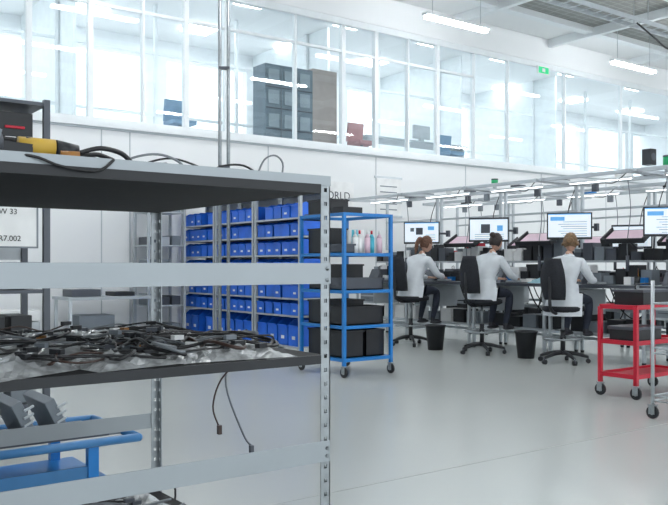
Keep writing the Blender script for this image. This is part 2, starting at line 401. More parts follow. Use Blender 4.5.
M=MB('grey_parts_crates')
for k in range(5):
    x=0.66+k*0.15; M.box((x,4.05,0.475),(0.05,0.36,0.2),GREY,rot=(0,-0.45,0))
    for j in range(5): M.box((x+0.012,3.865,0.40+j*0.035),(0.05,0.012,0.012),LGREY,rot=(0,-0.45,0))
M.bx(0.6,1.5,3.85,4.25,0.372,0.385,GREYD)
M.done(bevel=0.004)

# ---------------- dark rack at left with sign ----------------
dr=empty('black_tool_rack',(0,0,0))
M=MB('frame')
x0,x1,y0,y1=0.55,1.88,6.05,6.6
for x in (x0,x1):
    for y in (y0,y1): M.bx(x-0.022,x+0.022,y-0.022,y+0.022,0,2.4,GREYD)
for z in (0.2,0.62,1.02,1.22,2.05,2.38):
    M.bx(x0,x1,y0-0.01,y1+0.01,z-0.025,z,GREYD)
M.done(parent=dr)
M=MB('contents')
M.bx(1.05,1.45,6.1,6.5,2.05,2.27,BLACK); M.bx(1.5,1.8,6.1,6.5,2.05,2.3,BLACK); M.bx(1.1,1.4,6.085,6.1,2.12,2.22,GREY); M.bx(1.60,1.74,6.085,6.1,2.18,2.20,RED)
M.bx(1.60,1.68,6.08,6.1,2.09,2.12,LABEL)
for k in range(6):
    M.bx(0.7+k*0.19,0.85+k*0.19,6.12,6.45,0.62,0.62+random.uniform(.1,.25),random.choice([GREY,BLACK,LGREY,BLUEC])); M.bx(0.7+k*0.19,0.84+k*0.19,6.12,6.45,0.2,0.2+random.uniform(.1,.3),random.choice([GREY,BLACK,LGREY]))
    M.bx(0.7+k*0.19,0.82+k*0.19,6.2,6.45,1.02,1.02+random.uniform(.05,.12),random.choice([GREY,BLACK,LABEL,RED]))
M.done(parent=dr,bevel=0.006)
M=MB('sign_board'); M.bx(1.0,1.80,6.015,6.025,1.33,1.65,LABEL)
for z in (1.645,1.32): M.bx(1.0,1.81,6.012,6.029,z,z+0.012,GREY)
M.bx(1.80,1.812,6.012,6.029,1.32,1.655,GREY); M.done(parent=dr)
M=MB('back_panel'); M.bx(0.57,1.86,6.60,6.61,1.24,2.02,LGREY); M.done(parent=dr)
def text(body,loc,size,parent,m=BLACK,rz=0):
    c=bpy.data.curves.new('sign_text','FONT'); c.body=body; c.size=size; c.extrude=0.001; c.materials.append(m)
    o=bpy.data.objects.new('sign_text',c); scn.collection.objects.link(o); o.location=loc; o.rotation_euler=(R(90),0,rz); o.parent=parent
text('XW 33',(1.50,6.012,1.56),0.055,dr); text('KR7.002',(1.50,6.012,1.37),0.055,dr)

# ---------------- blue bin racks ----------------
def bin_(M,x,y,z,w,d,h):
    y0,y1=y-w/2,y+w/2; t=0.008
    M.bx(x,x+d,y0,y1,z,z+t,BLUEBIN); M.bx(x+d-t,x+d,y0,y1,z,z+h,BLUEBIN)
    M.bx(x,x+t,y0,y1,z,z+h*0.78,BLUEBIN)
    M.box((x-0.006,y,z+h*0.78),(0.02,w*0.9,0.012),BLUEBIN)
    for yy in (y0,y1-t):
        pr=[(x,z),(x+d,z),(x+d,z+h),(x+d*0.25,z+h),(x,z+h*0.78)]
        vs=[(a,yy,b) for a,b in pr]+[(a,yy+t,b) for a,b in pr]; n=5
        M.poly(vs,[tuple(range(n)),tuple(range(n,2*n))[::-1]]+[(i,(i+1)%n,(i+1)%n+n,i+n) for i in range(n)],BLUEBIN)
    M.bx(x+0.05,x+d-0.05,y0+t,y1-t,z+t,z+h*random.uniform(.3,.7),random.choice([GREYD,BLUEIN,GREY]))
    if random.random()<0.6: M.bx(x-0.003,x,y-w*0.15,y+w*0.15,z+h*0.25,z+h*0.38,LABEL)
bays=[(8.47,9.57),(9.60,10.68),(10.71,11.78)]
for b,(ya,yb) in enumerate(bays):
    M=MB('blue_bin_storage_rack')
    xf,xb=5.76,6.22
    for x in (xf+0.02,xb-0.02):
        for y in (ya+0.02,yb-0.02): M.bx(x-0.02,x+0.02,y-0.02,y+0.02,0,2.15,LGREY)
    rows=[(0.17,4,0.33),(0.56,5,0.19),(0.78,5,0.20),(1.06,5,0.22),(1.33,5,0.20),(1.57,5,0.19),(1.80,5,0.20)]
    for z,n,h in rows:
        M.bx(xf,xb,ya+0.04,yb-0.04,z-0.022,z,LGREY)
        W=(yb-ya-0.10)/n
        for k in range(n):
            if random.random()<0.04: continue
            bin_(M,xf+0.01+random.uniform(0,.02),ya+0.05+W*(k+0.5),z,W*0.95,0.36,h)
    M.bx(xf,xb,ya+0.04,yb-0.04,2.12,2.14,LGREY)
    M.bx(xb-0.004,xb,ya+0.04,yb-0.04,0.1,2.12,LGREY)
    M.done()

# ---------------- blue cart ----------------
bc=empty('blue_shelf_trolley',(0,0,0))
M=MB('frame')
x0,x1,y0,y1=5.28,5.93,6.93,7.73
for x in (x0,x1):
    for y in (y0,y1): M.bx(x-0.018,x+0.018,y-0.018,y+0.018,0.12,1.76,BLUEC); caster(M,x,y,0.055)
for z in (0.2,0.55,0.93,1.33,1.76):
    for y in (y0,y1): M.bx(x0,x1,y-0.014,y+0.014,z-0.035,z,BLUEC)
    for x in (x0,x1): M.bx(x-0.014,x+0.014,y0,y1,z-0.035,z,BLUEC)
    if z<1.7: M.bx(x0,x1,y0,y1,z-0.015,z-0.004,GREYD if z>0.3 else BLUEC)
M.done(parent=bc,bevel=0.003)
M=MB('contents')
def tote(xa,xb,ya,yb,z,h,m):
    t=0.012; M.bx(xa,xb,ya,yb,z,z+t,m)
    M.bx(xa,xa+t,ya,yb,z,z+h,m);M.bx(xb-t,xb,ya,yb,z,z+h,m);M.bx(xa,xb,ya,ya+t,z,z+h,m);M.bx(xa,xb,yb-t,yb,z,z+h,m)
    M.bx(xa-0.01,xb+0.01,ya-0.01,ya+0.002,z+h-0.02,z+h,m);M.bx(xa-0.01,xa+0.002,ya-0.01,yb+0.01,z+h-0.02,z+h,m)
    M.bx(xa+0.03,xb-0.03,ya+0.03,yb-0.03,z+t,z+h*0.7,GREYD)
tote(5.33,5.6,7.0,7.66,0.2,0.29,BLACK); tote(5.63,5.89,7.0,7.66,0.2,0.29,BLACK)
tote(5.33,5.88,7.0,7.3,0.55,0.20,BLACK); tote(5.33,5.88,7.35,7.66,0.55,0.26,BLACK)
tote(5.34,5.88,7.0,7.3,0.93,0.13,GREYD); tote(5.34,5.88,7.36,7.66,0.93,0.28,BLACK)
tote(5.33,5.6,7.3,7.66,1.33,0.28,BLACK); tote(5.33,5.5,7.0,7.26,1.33,0.10,GREYD)
for k in range(5):
    x=5.50+0.085*k; m=[LABEL,LABEL,PINK,CYAN,PINK][k]; y=7.02+0.03*(k%2)
    M.cyl((x,y,1.33),(x,y,1.50),0.032,m); M.cyl((x,y,1.50),(x,y,1.54),0.03,m,r2=0.012); M.cyl((x,y,1.54),(x,y,1.58),0.012,RED if k%2 else LABEL)
for k in range(3): M.cyl((5.66+k*0.09,7.35,1.33),(5.66+k*0.09,7.35,1.60),0.038,[LABEL,CYAN,LABEL][k])
M.bx(5.3,5.6,7.2,7.7,1.76,1.775,GREYD); tote(5.34,5.62,7.3,7.68,1.775,0.16,BLACK); M.bx(5.34,5.6,7.02,7.25,1.762,1.83,BLACK)
M.done(parent=bc)

# ---------------- red cart & silver trolley ----------------
M=MB('red_tool_trolley')
x0,x1,y0,y1=6.50,7.35,4.25,4.62
for x in (x0,x1):
    for y in (y0,y1): M.bx(x-0.018,x+0.018,y-0.018,y+0.018,0.12,0.82,RED); caster(M,x,y,0.055)
for z in (0.2,0.5,0.82):
    M.bx(x0,x1,y0,y1,z-0.012,z,RED)
    for y in (y0,y1): M.bx(x0,x1,y-0.012,y+0.012,z-0.02,z+0.02,RED)
    for x in (x0,x1): M.bx(x-0.012,x+0.012,y0,y1,z-0.02,z+0.02,RED)
M.done(bevel=0.003)
M=MB('black_toolbox')
M.bx(6.66,7.15,4.28,4.58,0.822,0.95,BLACK); M.bx(6.64,7.17,4.27,4.60,0.95,0.975,GREYD); M.tube([(6.75,4.42,0.975),(6.77,4.42,1.02),(7.0,4.42,1.02),(7.02,4.42,0.975)],0.01,BLACK)
M.done(bevel=0.01)
M=MB('black_storage_box'); M.bx(6.55,6.95,4.28,4.56,0.502,0.63,BLACK); M.bx(6.54,6.97,4.27,4.58,0.61,0.64,GREYD); M.done(bevel=0.006)
M=MB('steel_wire_trolley')
x0,x1,y0,y1=5.82,6.7,3.12,3.66
for x in (x0,x1):
    for y in (y0,y1): M.cyl((x,y,0.1),(x,y,1.08),0.014,ALU); caster(M,x,y,0.05)
for z in (0.18,0.55,0.9):
    for y in (y0,y1): M.cyl((x0,y,z),(x1,y,z),0.008,ALU,seg=8); M.cyl((x0,y,z-0.04),(x1,y,z-0.04),0.006,ALU,seg=8)
    for x in (x0,x1): M.cyl((x,y0,z),(x,y1,z),0.008,ALU,seg=8); M.cyl((x,y0,z-0.04),(x,y1,z-0.04),0.006,ALU,seg=8)
    for k in range(1,17): M.cyl((x0+k*0.05,y0,z),(x0+k*0.05,y1,z),0.003,ALU,seg=5)
M.bx(5.9,6.3,3.2,3.56,0.91,1.0,BLACK); M.bx(5.92,6.2,3.2,3.5,0.56,0.72,BLACK)
M.done()

# ---------------- workstations ----------------
def bar(M,a,b,w=0.04,m=ALU):
    a=Vector(a);b=Vector(b); lo=[min(a[i],b[i])-w/2 for i in range(3)]; hi=[max(a[i],b[i])+w/2 for i in range(3)]
    ax=max(range(3),key=lambda i:abs(a[i]-b[i])); lo[ax]+=w/2; hi[ax]-=w/2
    M.bx(lo[0],hi[0],lo[1],hi[1],lo[2],hi[2],m)
def station(yc,xo=0.0,full=True):
    E=empty('assembly_workstation',(9.1+xo,yc,0)); off=Vector((9.1+xo,yc,0))
    M=MB('bench_frame'); h=0.67
    xf,xb=8.74+xo,9.5+xo; ya,yb=yc-h,yc+h
    M.bx(xf,xb,ya,yb,0.915,0.95,LGREY); M.bx(xf-0.006,xf,ya,yb,0.91,0.952,GREYD)
    for y in (ya+0.03,yb-0.03):
        bar(M,(xf+0.05,y,0.03),(xf+0.05,y,0.915)); bar(M,(xb-0.03,y,0.03),(xb-0.03,y,2.36))
        bar(M,(xf+0.05,y,0.2),(xb-0.03,y,0.2)); bar(M,(xf+0.05,y,0.88),(xb-0.03,y,0.88))
        bar(M,(xf-0.15,y,2.32),(xb+0.3,y,2.32),0.045)
        M.cyl((xf+0.05,y,0),(xf+0.05,y,0.03),0.025,BLACK); M.cyl((xb-0.03,y,0),(xb-0.03,y,0.03),0.025,BLACK)
    bar(M,(xb-0.03,ya,0.2),(xb-0.03,yb,0.2)); bar(M,(xb-0.03,ya,0.6),(xb-0.03,yb,0.6)); bar(M,(xb-0.03,ya,2.32),(xb-0.03,yb,2.32),0.05)
    bar(M,(xf-0.1,ya,2.32),(xf-0.1,yb,2.32),0.045); bar(M,(xb-0.03,ya,1.95),(xb-0.03,yb,1.95),0.03)
    bar(M,(xf+0.05,ya,0.32),(xf+0.05,yb,0.32),0.03)
    M.bx(xb-0.32,xb-0.02,ya+0.05,yb-0.05,1.24,1.26,LGREY)
    M.bx(xf+0.3,xb-0.05,ya+0.05,yb-0.05,0.3,0.32,LGREY)
    M.bx(xf+0.2,xf+0.25,ya+0.2,yb-0.2,2.27,2.30,FRAMEW); M.bx(xf+0.205,xf+0.245,ya+0.22,yb-0.22,2.262,2.27,LED)
    M.bx(xf+0.08,xb-0.1,yb-0.45,yb-0.08,0.55,0.88,LGREY); 
    for z in (0.58,0.69,0.80): M.bx(xf+0.072,xf+0.08,yb-0.43,yb-0.1,z,z+0.085,GREY); M.bx(xf+0.06,xf+0.072,yb-0.33,yb-0.2,z+0.05,z+0.06,GREYD)
    M.bx(xb-0.06,xb-0.045,ya+0.1,yb-0.1,1.05,1.10,BLACK)
    M.tube([(xb-0.03,ya+0.03,2.3),(xb-0.1,ya+0.1,2.0),(xb-0.12,ya+0.15,1.6),(xb-0.1,ya+0.2,1.3)],0.007,CABLEB)
    bmesh.ops.translate(M.bm,verts=M.bm.verts[:],vec=-off)
    M.done(parent=E,bevel=0.003)
    M=MB('parts_and_tools')
    for k in range(7):
        y=yc-0.54+k*0.18; hh=random.uniform(.08,.26)
        M.bx(xb-0.30,xb-0.1,y-0.075,y+0.07,1.262,1.262+hh,random.choice([GREY,BLACK,BLACK,LABEL,GREYD,GREYD]))
        if random.random()<0.7: M.bx(xb-0.26,xb-0.12,y-0.05,y+0.05,1.262+hh,1.262+hh+0.05,random.choice([GREY,BLACK,RED,LABEL]))
        M.bx(xf+0.40,xf+0.58,y-0.075,y+0.07,0.952,0.952+random.uniform(.08,.26),random.choice([GREY,BLACK,BLACK,LGREY,LABEL,GREYD]))
        if random.random()<0.6: M.bx(xf+0.28,xf+0.38,y-0.05,y+0.05,0.952,0.952+random.uniform(.03,.1),random.choice([BLACK,GREYD,RED,BLUEC,LABEL]))
    y=yc+0.35; M.poly([(xf+0.15,y-0.12,0.952),(xf+0.38,y-0.12,0.952),(xf+0.38,y-0.12,1.13),(xf+0.24,y-0.12,1.13),(xf+0.15,y+0.12,0.952),(xf+0.38,y+0.12,0.952),(xf+0.38,y+0.12,1.13),(xf+0.24,y+0.12,1.13)],[(0,1,2,3),(4,5,6,7),(0,1,5,4),(1,2,6,5),(2,3,7,6),(3,0,4,7)],GREYD)
    for k in range(4):
        M.bx(xf+0.32,xf+0.62,yc-0.55+k*0.28,yc-0.32+k*0.28,0.322,0.46+random.uniform(0,.1),random.choice([GREY,BLACK,LABEL,BLACK]))
    M.bx(xf+0.05,xf+0.3,yc-0.2,yc+0.15,0.952,0.96,GREYD); M.bx(xf+0.1,xf+0.22,yc-0.1,yc+0.08,0.96,0.985,LGREY)
    M.cyl((xf+0.2,yc-0.55,0.952),(xf+0.2,yc-0.55,1.06),0.035,BLACK)
    for k in range(4): M.cyl((xf+0.2+0.01*k,yc-0.55,1.0),(xf+0.18+0.02*k,yc-0.57+0.012*k,1.16),0.005,random.choice([RED,YELLOW,BLACK]),seg=6)
    M.tube([(xf+0.15,yc+0.1,0.98),(xf+0.25,yc+0.3,1.15),(xf+0.4,yc+0.4,1.18),(xf+0.5,yc+0.5,1.1)],0.006,CABLEB)
    M.tube([(xf+0.3,yc-0.35,2.3),(xf+0.32,yc-0.38,1.9),(xf+0.28,yc-0.36,1.5),(xf+0.3,yc-0.35,1.3)],0.006,CABLEG); M.cyl((xf+0.3,yc-0.35,1.12),(xf+0.3,yc-0.35,1.32),0.022,GREYD)
    M.tube([(xb-0.08,yc-0.5,0.9),(xb-0.15,yc-0.4,0.6),(xb-0.1,yc-0.2,0.5),(xb-0.12,yc,0.65),(xb-0.1,yc+0.15,0.9)],0.010,CABLEB)
    M.tube([(xb-0.08,yc-0.1,0.9),(xb-0.2,yc-0.1,0.55),(xb-0.15,yc+0.1,0.42),(xb-0.1,yc+0.3,0.6)],0.009,CABLEB)
    for k in range(3):
        y=yc-0.4+k*0.4; 
        if random.random()<0.6:
            w=random.uniform(.05,.10); M.bx(xb-0.1,xb+0.04,y-w,y+w,2.347,2.347+random.uniform(.03,.06),random.choice([BLACK,GREYD,GREY,LABEL,BLUEC]))
        if random.random()<0.4: M.bx(xb-0.1,xb-0.05,y-0.04,y+0.04,2.19,2.29,random.choice([GREY,GREYD]))
    M.tube([(xf-0.1,yc-0.6,2.3),(xf+0.1,yc-0.3,2.22),(xf+0.3,yc,2.25),(xb-0.1,yc+0.3,2.3)],0.006,CABLEB)
    bmesh.ops.translate(M.bm,verts=M.bm.verts[:],vec=-off)
    M.done(parent=E)
def monitor(x,y,ang,xo,pat=0,zc=1.71,ya=None):
    e=empty('computer_monitor',(x,y,zc),ang)
    M=MB('housing'); M.bx(-0.012,0.02,-0.285,0.285,-0.175,0.175,BLACK); M.bx(0.02,0.04,-0.12,0.12,-0.1,0.1,BLACK); M.bx(-0.014,-0.012,-0.02,0.02,-0.172,-0.165,LGREY); M.done(parent=e,bevel=0.004)
    M=MB('screen'); M.bx(-0.0135,-0.012,-0.268,0.268,-0.155,0.16,SCREEN)
    M.bx(-0.0145,-0.0135,-0.268,0.268,0.148,0.16,SBLUE if pat%2==0 else SDARK)
    if pat==0:
        M.bx(-0.0145,-0.0135,-0.02,0.09,-0.03,0.08,GREYD); M.bx(-0.0145,-0.0135,0.12,0.18,0.02,0.08,GREY)
        M.bx(-0.0145,-0.0135,-0.2,-0.1,0.04,0.1,SBLUE)
        for k in range(3): M.bx(-0.0145,-0.0135,-0.22,-0.06,-0.11+k*0.035,-0.103+k*0.035,GREY)
    elif pat==1:
        M.bx(-0.0145,-0.0135,-0.02,0.11,-0.05,0.08,GREYD); M.bx(-0.0145,-0.0135,-0.2,-0.12,-0.02,0.06,SBLUE)
        for k in range(3): M.bx(-0.0145,-0.0135,-0.22,0.2,-0.13+k*0.03,-0.124+k*0.03,GREY)
    else:
        M.bx(-0.0145,-0.0135,0.06,0.24,0.07,0.12,SBLUE)
        for k in range(7): M.bx(-0.0145,-0.0135,-0.22,0.08+0.03*(k%3),-0.13+k*0.03,-0.124+k*0.03,GREY)
    M.bx(-0.0145,-0.0135,-0.268,0.268,-0.155,-0.145,SDARK)
    M.done(parent=e)
    M=MB('arm'); inv=Matrix.Rotation(-ang,4,'Z')
    tgt=inv@Vector((9.44+xo-x,(ya if ya else y)-y,0)); M.cyl((0.04,0,0),(0.09,0,0),0.03,GREYD); M.tube([(0.08,0,0),(0.2,0.03,0.0),tuple(tgt)],0.018,GREYD,sm=True)
    M.box(tuple(tgt),(0.05,0.05,0.1),GREYD,rot=(0,0,-ang))
    M.done(parent=e)
def tray(x,y,xo=0,z=1.50):
    M=MB('inspection_light_tray')
    c=Vector((x,y,z)); rot=(0.0,-0.45,0.15)
    M.box(c,(0.36,0.56,0.03),BLACK,rot=rot)
    n=Euler(rot).to_matrix()
    M.box(c+n@Vector((0,0,0.018)),(0.30,0.48,0.01),PINK,rot=rot)
    for s in (-1,1): M.box(c+n@Vector((0,s*0.27,0.03)),(0.36,0.02,0.05),BLACK,rot=rot)
    M.box(c+n@Vector((-0.175,0,0.02)),(0.02,0.56,0.06),BLACK,rot=rot)
    M.cyl(c+Vector((0.05,0.0,-0.05)),(x+0.1,y,1.47),0.02,GREYD); M.tube([(x+0.1,y,1.47),(x+0.2,y,1.42),(9.44+xo,y,1.42)],0.018,GREYD)
    M.done(bevel=0.003)
YS=[5.0,6.38,7.76,9.14]
YS_all=[3.62]+YS+[10.52]
for i,y in enumerate(YS_all): station(y)
for i,(y,p) in enumerate(zip([9.6,8.18,6.77,5.36],[0,1,2,2])): monitor(8.86,y,0.66,0,p)
monitor(8.86,3.95,0.6,0,0)
for y in (8.9,7.48,6.08,4.7): tray(9.12,y,z=1.56)
for y in YS_all: station(y,1.75)
for y in (9.9,7.1): monitor(10.75,y,0.5,1.75,1,zc=1.62)
for y in (9.2,7.8,6.4): tray(10.9,y,xo=1.75,z=1.56)
M=MB('signal_tower_lamp'); M.cyl((9.25,5.62,2.343),(9.25,5.62,2.42),0.03,LGREY); M.cyl((9.25,5.62,2.42),(9.25,5.62,2.52),0.05,GREEN); M.cyl((9.25,5.62,2.52),(9.25,5.62,2.54),0.052,GREYD); M.done()
M=MB('signal_tower_lamp'); M.cyl((9.25,8.42,2.343),(9.25,8.42,2.40),0.03,LGREY); M.cyl((9.25,8.42,2.40),(9.25,8.42,2.47),0.05,GREEN); M.cyl((9.25,8.42,2.47),(9.25,8.42,2.49),0.052,GREYD); M.done()
M=MB('wall_speaker'); M.bx(18.6,18.85,YW-0.25,YW-0.002,3.72,4.12,BLACK); M.cyl((18.72,YW-0.26,3.92),(18.72,YW-0.25,3.92),0.10,GREYD); M.done(bevel=0.01)

def bucket(x,y):
    M=MB('waste_bin'); n=24; prof=[(0.0,0.01),(0.105,0.0),(0.14,0.33),(0.152,0.335),(0.152,0.35),(0.135,0.35),(0.10,0.02),(0,0.02)]
    vs=[];fs=[]
    for r,z in prof:
        for i in range(n): a=2*math.pi*i/n; vs.append((r*math.cos(a),r*math.sin(a),z))
    for k in range(len(prof)-1):
        for i in range(n): fs.append((k*n+i,k*n+(i+1)%n,(k+1)*n+(i+1)%n,(k+1)*n+i))
    M.poly(vs,fs,BLACK,True); bmesh.ops.remove_doubles(M.bm,verts=M.bm.verts[:],dist=0.0005)
    M.done(loc=(x,y,0))
bucket(8.08,8.47); bucket(8.30,7.02)

# chairs
def chair(x,y,s,rz=0):
    M=MB('drafting_chair')
    for k in range(5):
        a=k*2*math.pi/5+0.3; c,sn=math.cos(a),math.sin(a)
        M.tube([(0.02*c,0.02*sn,0.13),(0.15*c,0.15*sn,0.115),(0.30*c,0.30*sn,0.075)],[0.028,0.024,0.016],BLACK,seg=8)
        M.cyl((0.30*c,0.30*sn,0.05),(0.30*c,0.30*sn,0.085),0.010,GREYD)
        M.cyl((0.30*c-0.022*sn,0.30*sn+0.022*c,0.028),(0.30*c+0.022*sn,0.30*sn-0.022*c,0.028),0.028,BLACK)
    M.cyl((0,0,0.1),(0,0,0.4),0.03,BLACK); M.cyl((0,0,0.38),(0,0,s-0.08),0.018,STEEL)
    zr=0.30; M.torus((0,0,zr),0.23,0.011,STEEL,ax='z')
    for k in range(4):
        a=k*math.pi/2+0.6; M.cyl((0.03*math.cos(a),0.03*math.sin(a),zr),(0.23*math.cos(a),0.23*math.sin(a),zr),0.008,STEEL,seg=8)
    M.cyl((0,0,zr-0.03),(0,0,zr+0.03),0.036,BLACK)
    M.bx(-0.1,0.1,-0.08,0.08,s-0.10,s-0.07,BLACK)
    n=28; vs=[];fs=[]
    prof=[(0.0,s-0.075),(0.85,s-0.075),(1.0,s-0.055),(1.0,s-0.02),(0.93,s-0.004),(0.7,s),(0,s-0.004)]
    for r,z in prof:
        for i in range(n):
            a=2*math.pi*i/n; ca,sa=math.cos(a),math.sin(a)
            q=(abs(ca)**3.2+abs(sa)**3.2)**(-1/3.2)
            vs.append((0.02+0.225*r*q*ca,0.235*r*q*sa,z))
    for k in range(len(prof)-1):
        for i in range(n): fs.append((k*n+i,k*n+(i+1)%n,(k+1)*n+(i+1)%n,(k+1)*n+i))
    M.poly(vs,fs,FABRIC,True)
    nz,ny=10,10; vs=[];fs=[]
    for side in (0,1):
        for i in range(nz+1):
            t=i/nz; z=s+0.08+t*0.50
            wd=0.145*(0.80+0.30*math.sin(math.pi*min(1,t*0.9+0.12)))*(1-0.25*max(0,t-0.75)*4*0.6)
            for j in range(ny+1):
                u=j/ny*2-1
                yy=u*wd; xx=-0.25-0.05*t+0.05*u*u-(0.03*math.sin(t*math.pi)) -(0.05 if side else 0)*(1-0.5*abs(u)**4)
                vs.append((xx,yy,z))
    N=(nz+1)*(ny+1)
    for sd in (0,1):
        for i in range(nz):
            for j in range(ny):
                a=sd*N+i*(ny+1)+j; fs.append((a,a+1,a+ny+2,a+ny+1))
    for i in range(nz):
        for j in (0,ny): a=i*(ny+1)+j; fs.append((a,a+ny+1,N+a+ny+1,N+a))
    for j in range(ny):
        for i in (0,nz): a=i*(ny+1)+j; fs.append((a,a+1,N+a+1,N+a))
    M.poly(vs,fs,FABRIC,True)
    M.tube([(-0.05,0,s-0.085),(-0.22,0,s-0.08),(-0.33,0,s-0.0),(-0.34,0,s+0.2),(-0.34,0,s+0.36)],0.02,BLACK,seg=8)
    M.done(loc=(x,y,0),rotz=rz)

# ---------------- people ----------------
def skinmesh(name,nodes,edges,label,matmap,parent,root=0,sub=2):
    me=bpy.data.meshes.new(name+'_tmp'); keys=list(nodes.keys()); idx={k:i for i,k in enumerate(keys)}
    me.from_pydata([nodes[k][0] for k in keys],[(idx[a],idx[b]) for a,b in edges],[])
    o=bpy.data.objects.new(name+'_tmp',me); scn.collection.objects.link(o)
    o.modifiers.new('s','SKIN')
    for i,k in enumerate(keys):
        sv=me.skin_vertices[0].data[i]; r=nodes[k][1]; sv.radius=r if hasattr(r,'__len__') else (r,r); sv.use_root=(i==root)
    ss=o.modifiers.new('u','SUBSURF'); ss.levels=sub; ss.render_levels=sub
    dg=bpy.context.evaluated_depsgraph_get(); dg.update()
    m2=bpy.data.meshes.new_from_object(o.evaluated_get(dg)); m2.name=name
    bpy.data.objects.remove(o)
    m2.materials.clear(); ms=list(dict.fromkeys(matmap.values()))
    for m in ms: m2.materials.append(m)
    for p in m2.polygons:
        c=p.center; best=1e9;bl=None
        for (a,b) in edges:
            A=Vector(nodes[a][0]);B=Vector(nodes[b][0]); t=max(0,min(1,(c-A).dot(B-A)/max(1e-9,(B-A).length_squared)))
            ra=nodes[a][1];rb=nodes[b][1]
            ra=ra if not hasattr(ra,'__len__') else max(ra); rb=rb if not hasattr(rb,'__len__') else max(rb)
            d=(c-(A+(B-A)*t)).length-(ra+(rb-ra)*t)
            if d<best: best=d; bl=label.get((a,b))
        p.material_index=ms.index(matmap[bl]); p.use_smooth=True
    ob=bpy.data.objects.new(name,m2); scn.collection.objects.link(ob); ob.parent=parent; return ob

def person(name,x,y,s,hair,style,rz=0,headyaw=0,headpitch=0.35,lean=0.0,long_coat=False,arm=0.0):
    P=empty(name,(x,y,0),rz); L=lean; zw=1.00
    N={'pelvis':((-0.02,0,s+0.11),(0.15,0.13)),'waist':((0.02+L*.3,0,s+0.26),(0.135,0.115)),'chest':((0.06+L*.6,0,s+0.40),(0.16,0.125)),'uchest':((0.09+L*.9,0,s+0.52),(0.135,0.105)),
       'neck':((0.12+L,0,s+0.61),0.052),'neckt':((0.15+L*1.15,0,s+0.68),0.048)}
    E=[('pelvis','waist'),('waist','chest'),('chest','uchest'),('uchest','neck'),('neck','neckt')]
    lab={E[0]:'coat',E[1]:'coat',E[2]:'coat',E[3]:'coat',E[4]:'skin'}
    for sg,t in ((1,'l'),(-1,'r')):
        ex=0.24+L*.7+(arm if sg<0 else 0)
        N['sh'+t]=((0.09+L*.9,sg*0.18,s+0.53),0.07); N['el'+t]=((ex,sg*0.25,s+0.31),0.052); N['fo'+t]=((ex+0.15,sg*0.21,(s+0.30+zw)/2+0.01),0.045); N['wr'+t]=((0.50+L*.3,sg*0.15,zw+0.005),0.028)
        N['hp'+t]=((0.02,sg*0.095,s+0.09),0.092); N['th'+t]=((0.22,sg*0.115,s+0.085),0.078); N['kn'+t]=((0.42,sg*0.13,s+0.065),0.058); N['ca'+t]=((0.40,sg*0.13,s-0.12),0.056); N['an'+t]=((0.27+0.06,sg*0.125,0.40),0.036)
        N['he'+t]=((0.27+0.05,sg*0.125,0.355),0.036); N['to'+t]=((0.46,sg*0.14,0.345),0.03)
        for a,b,l in (('uchest','sh','coat'),('sh','el','coat'),('el','fo','coat'),('fo','wr','coat'),('pelvis','hp','tr'),('hp','th','tr'),('th','kn','tr'),('kn','ca','tr'),('ca','an','tr'),('an','he','shoe'),('he','to','shoe')):
            aa=a if a in('uchest','pelvis') else a+t; E.append((aa,b+t)); lab[(aa,b+t)]=l
    skinmesh('body',N,E,lab,{'coat':COAT,'skin':SKIN,'tr':JEANS,'shoe':SHOE},P)
    M=MB('shoes')
    for sg in (1,-1):
        M.sph((0.39,sg*0.133,0.335),(0.125,0.042,0.028),SHOE)
    M.done(parent=P)
    M=MB('coat_hem'); n=28; vs=[];fs=[]
    drop=0.12 if long_coat else 0.02
    pr=[(0.14,0.17,s+0.27,0.0),(0.155,0.19,s+0.14,-0.015),(0.175,0.215,s+0.04,-0.02),(0.185,0.235,s-drop*0.6,-0.03),(0.19,0.24,s-drop,-0.03)]
    for rx,ry,z,cx in pr:
        for i in range(n):
            a=2*math.pi*i/n; w=1+0.03*math.sin(a*7)*(s+0.27-z)*4
            fx=1.25 if math.cos(a)>0 else 0.92
            zz=z if not (math.cos(a)>0.2 and z<s+0.15) else s+0.15
            vs.append((cx+rx*w*math.cos(a)*fx,ry*w*math.sin(a),zz))
    for k in range(len(pr)-1):
        for i in range(n): fs.append((k*n+i,k*n+(i+1)%n,(k+1)*n+(i+1)%n,(k+1)*n+i))
    M.poly(vs,fs,COAT,True)
    M.torus((0.125+L,0,s+0.615),0.058,0.014,COAT,seg=20)
    M.done(parent=P)
    for sg,t in ((1,'l'),(-1,'r')):
        w=Vector(N['wr'+t][0]); d=Vector((0.92,-sg*0.38,0)).normalized(); side=Vector((-d.y,d.x,0))*1.0; inner=side*(-sg)
        K={'w':(w-d*0.01,0.024),'p':(w+d*0.045+Vector((0,0,0.004)),(0.034,0.018))}; EE=[('w','p')]
        lb={('w','p'):'s'}
        ln=[0.070,0.080,0.074,0.058]
        for f in range(4):
            off=(f-1.5)*0.019; b=w+d*0.075-inner*off
            K['f%da'%f]=(b+Vector((0,0,0.004)),0.0095); K['f%db'%f]=(b+d*ln[f]*0.5+Vector((0,0,0.006)),0.0085); K['f%dc'%f]=(b+d*ln[f]*0.92+Vector((0,0,-0.018)),0.007)
            EE+= [('p','f%da'%f),('f%da'%f,'f%db'%f),('f%db'%f,'f%dc'%f)]
        b=w+d*0.03+inner*0.028
        K['ta']=(b,0.012); K['tb']=(b+d*0.03+inner*0.022+Vector((0,0,-0.006)),0.0095); K['tc']=(b+d*0.058+inner*0.026+Vector((0,0,-0.014)),0.008)
        EE+=[('p','ta'),('ta','tb'),('tb','tc')]
        for e in EE: lb[e]='s'
        skinmesh('hand_'+t,K,EE,lb,{'s':SKIN},P,sub=1)
    H=bpy.data.objects.new('head_pivot',None); scn.collection.objects.link(H); H.parent=P
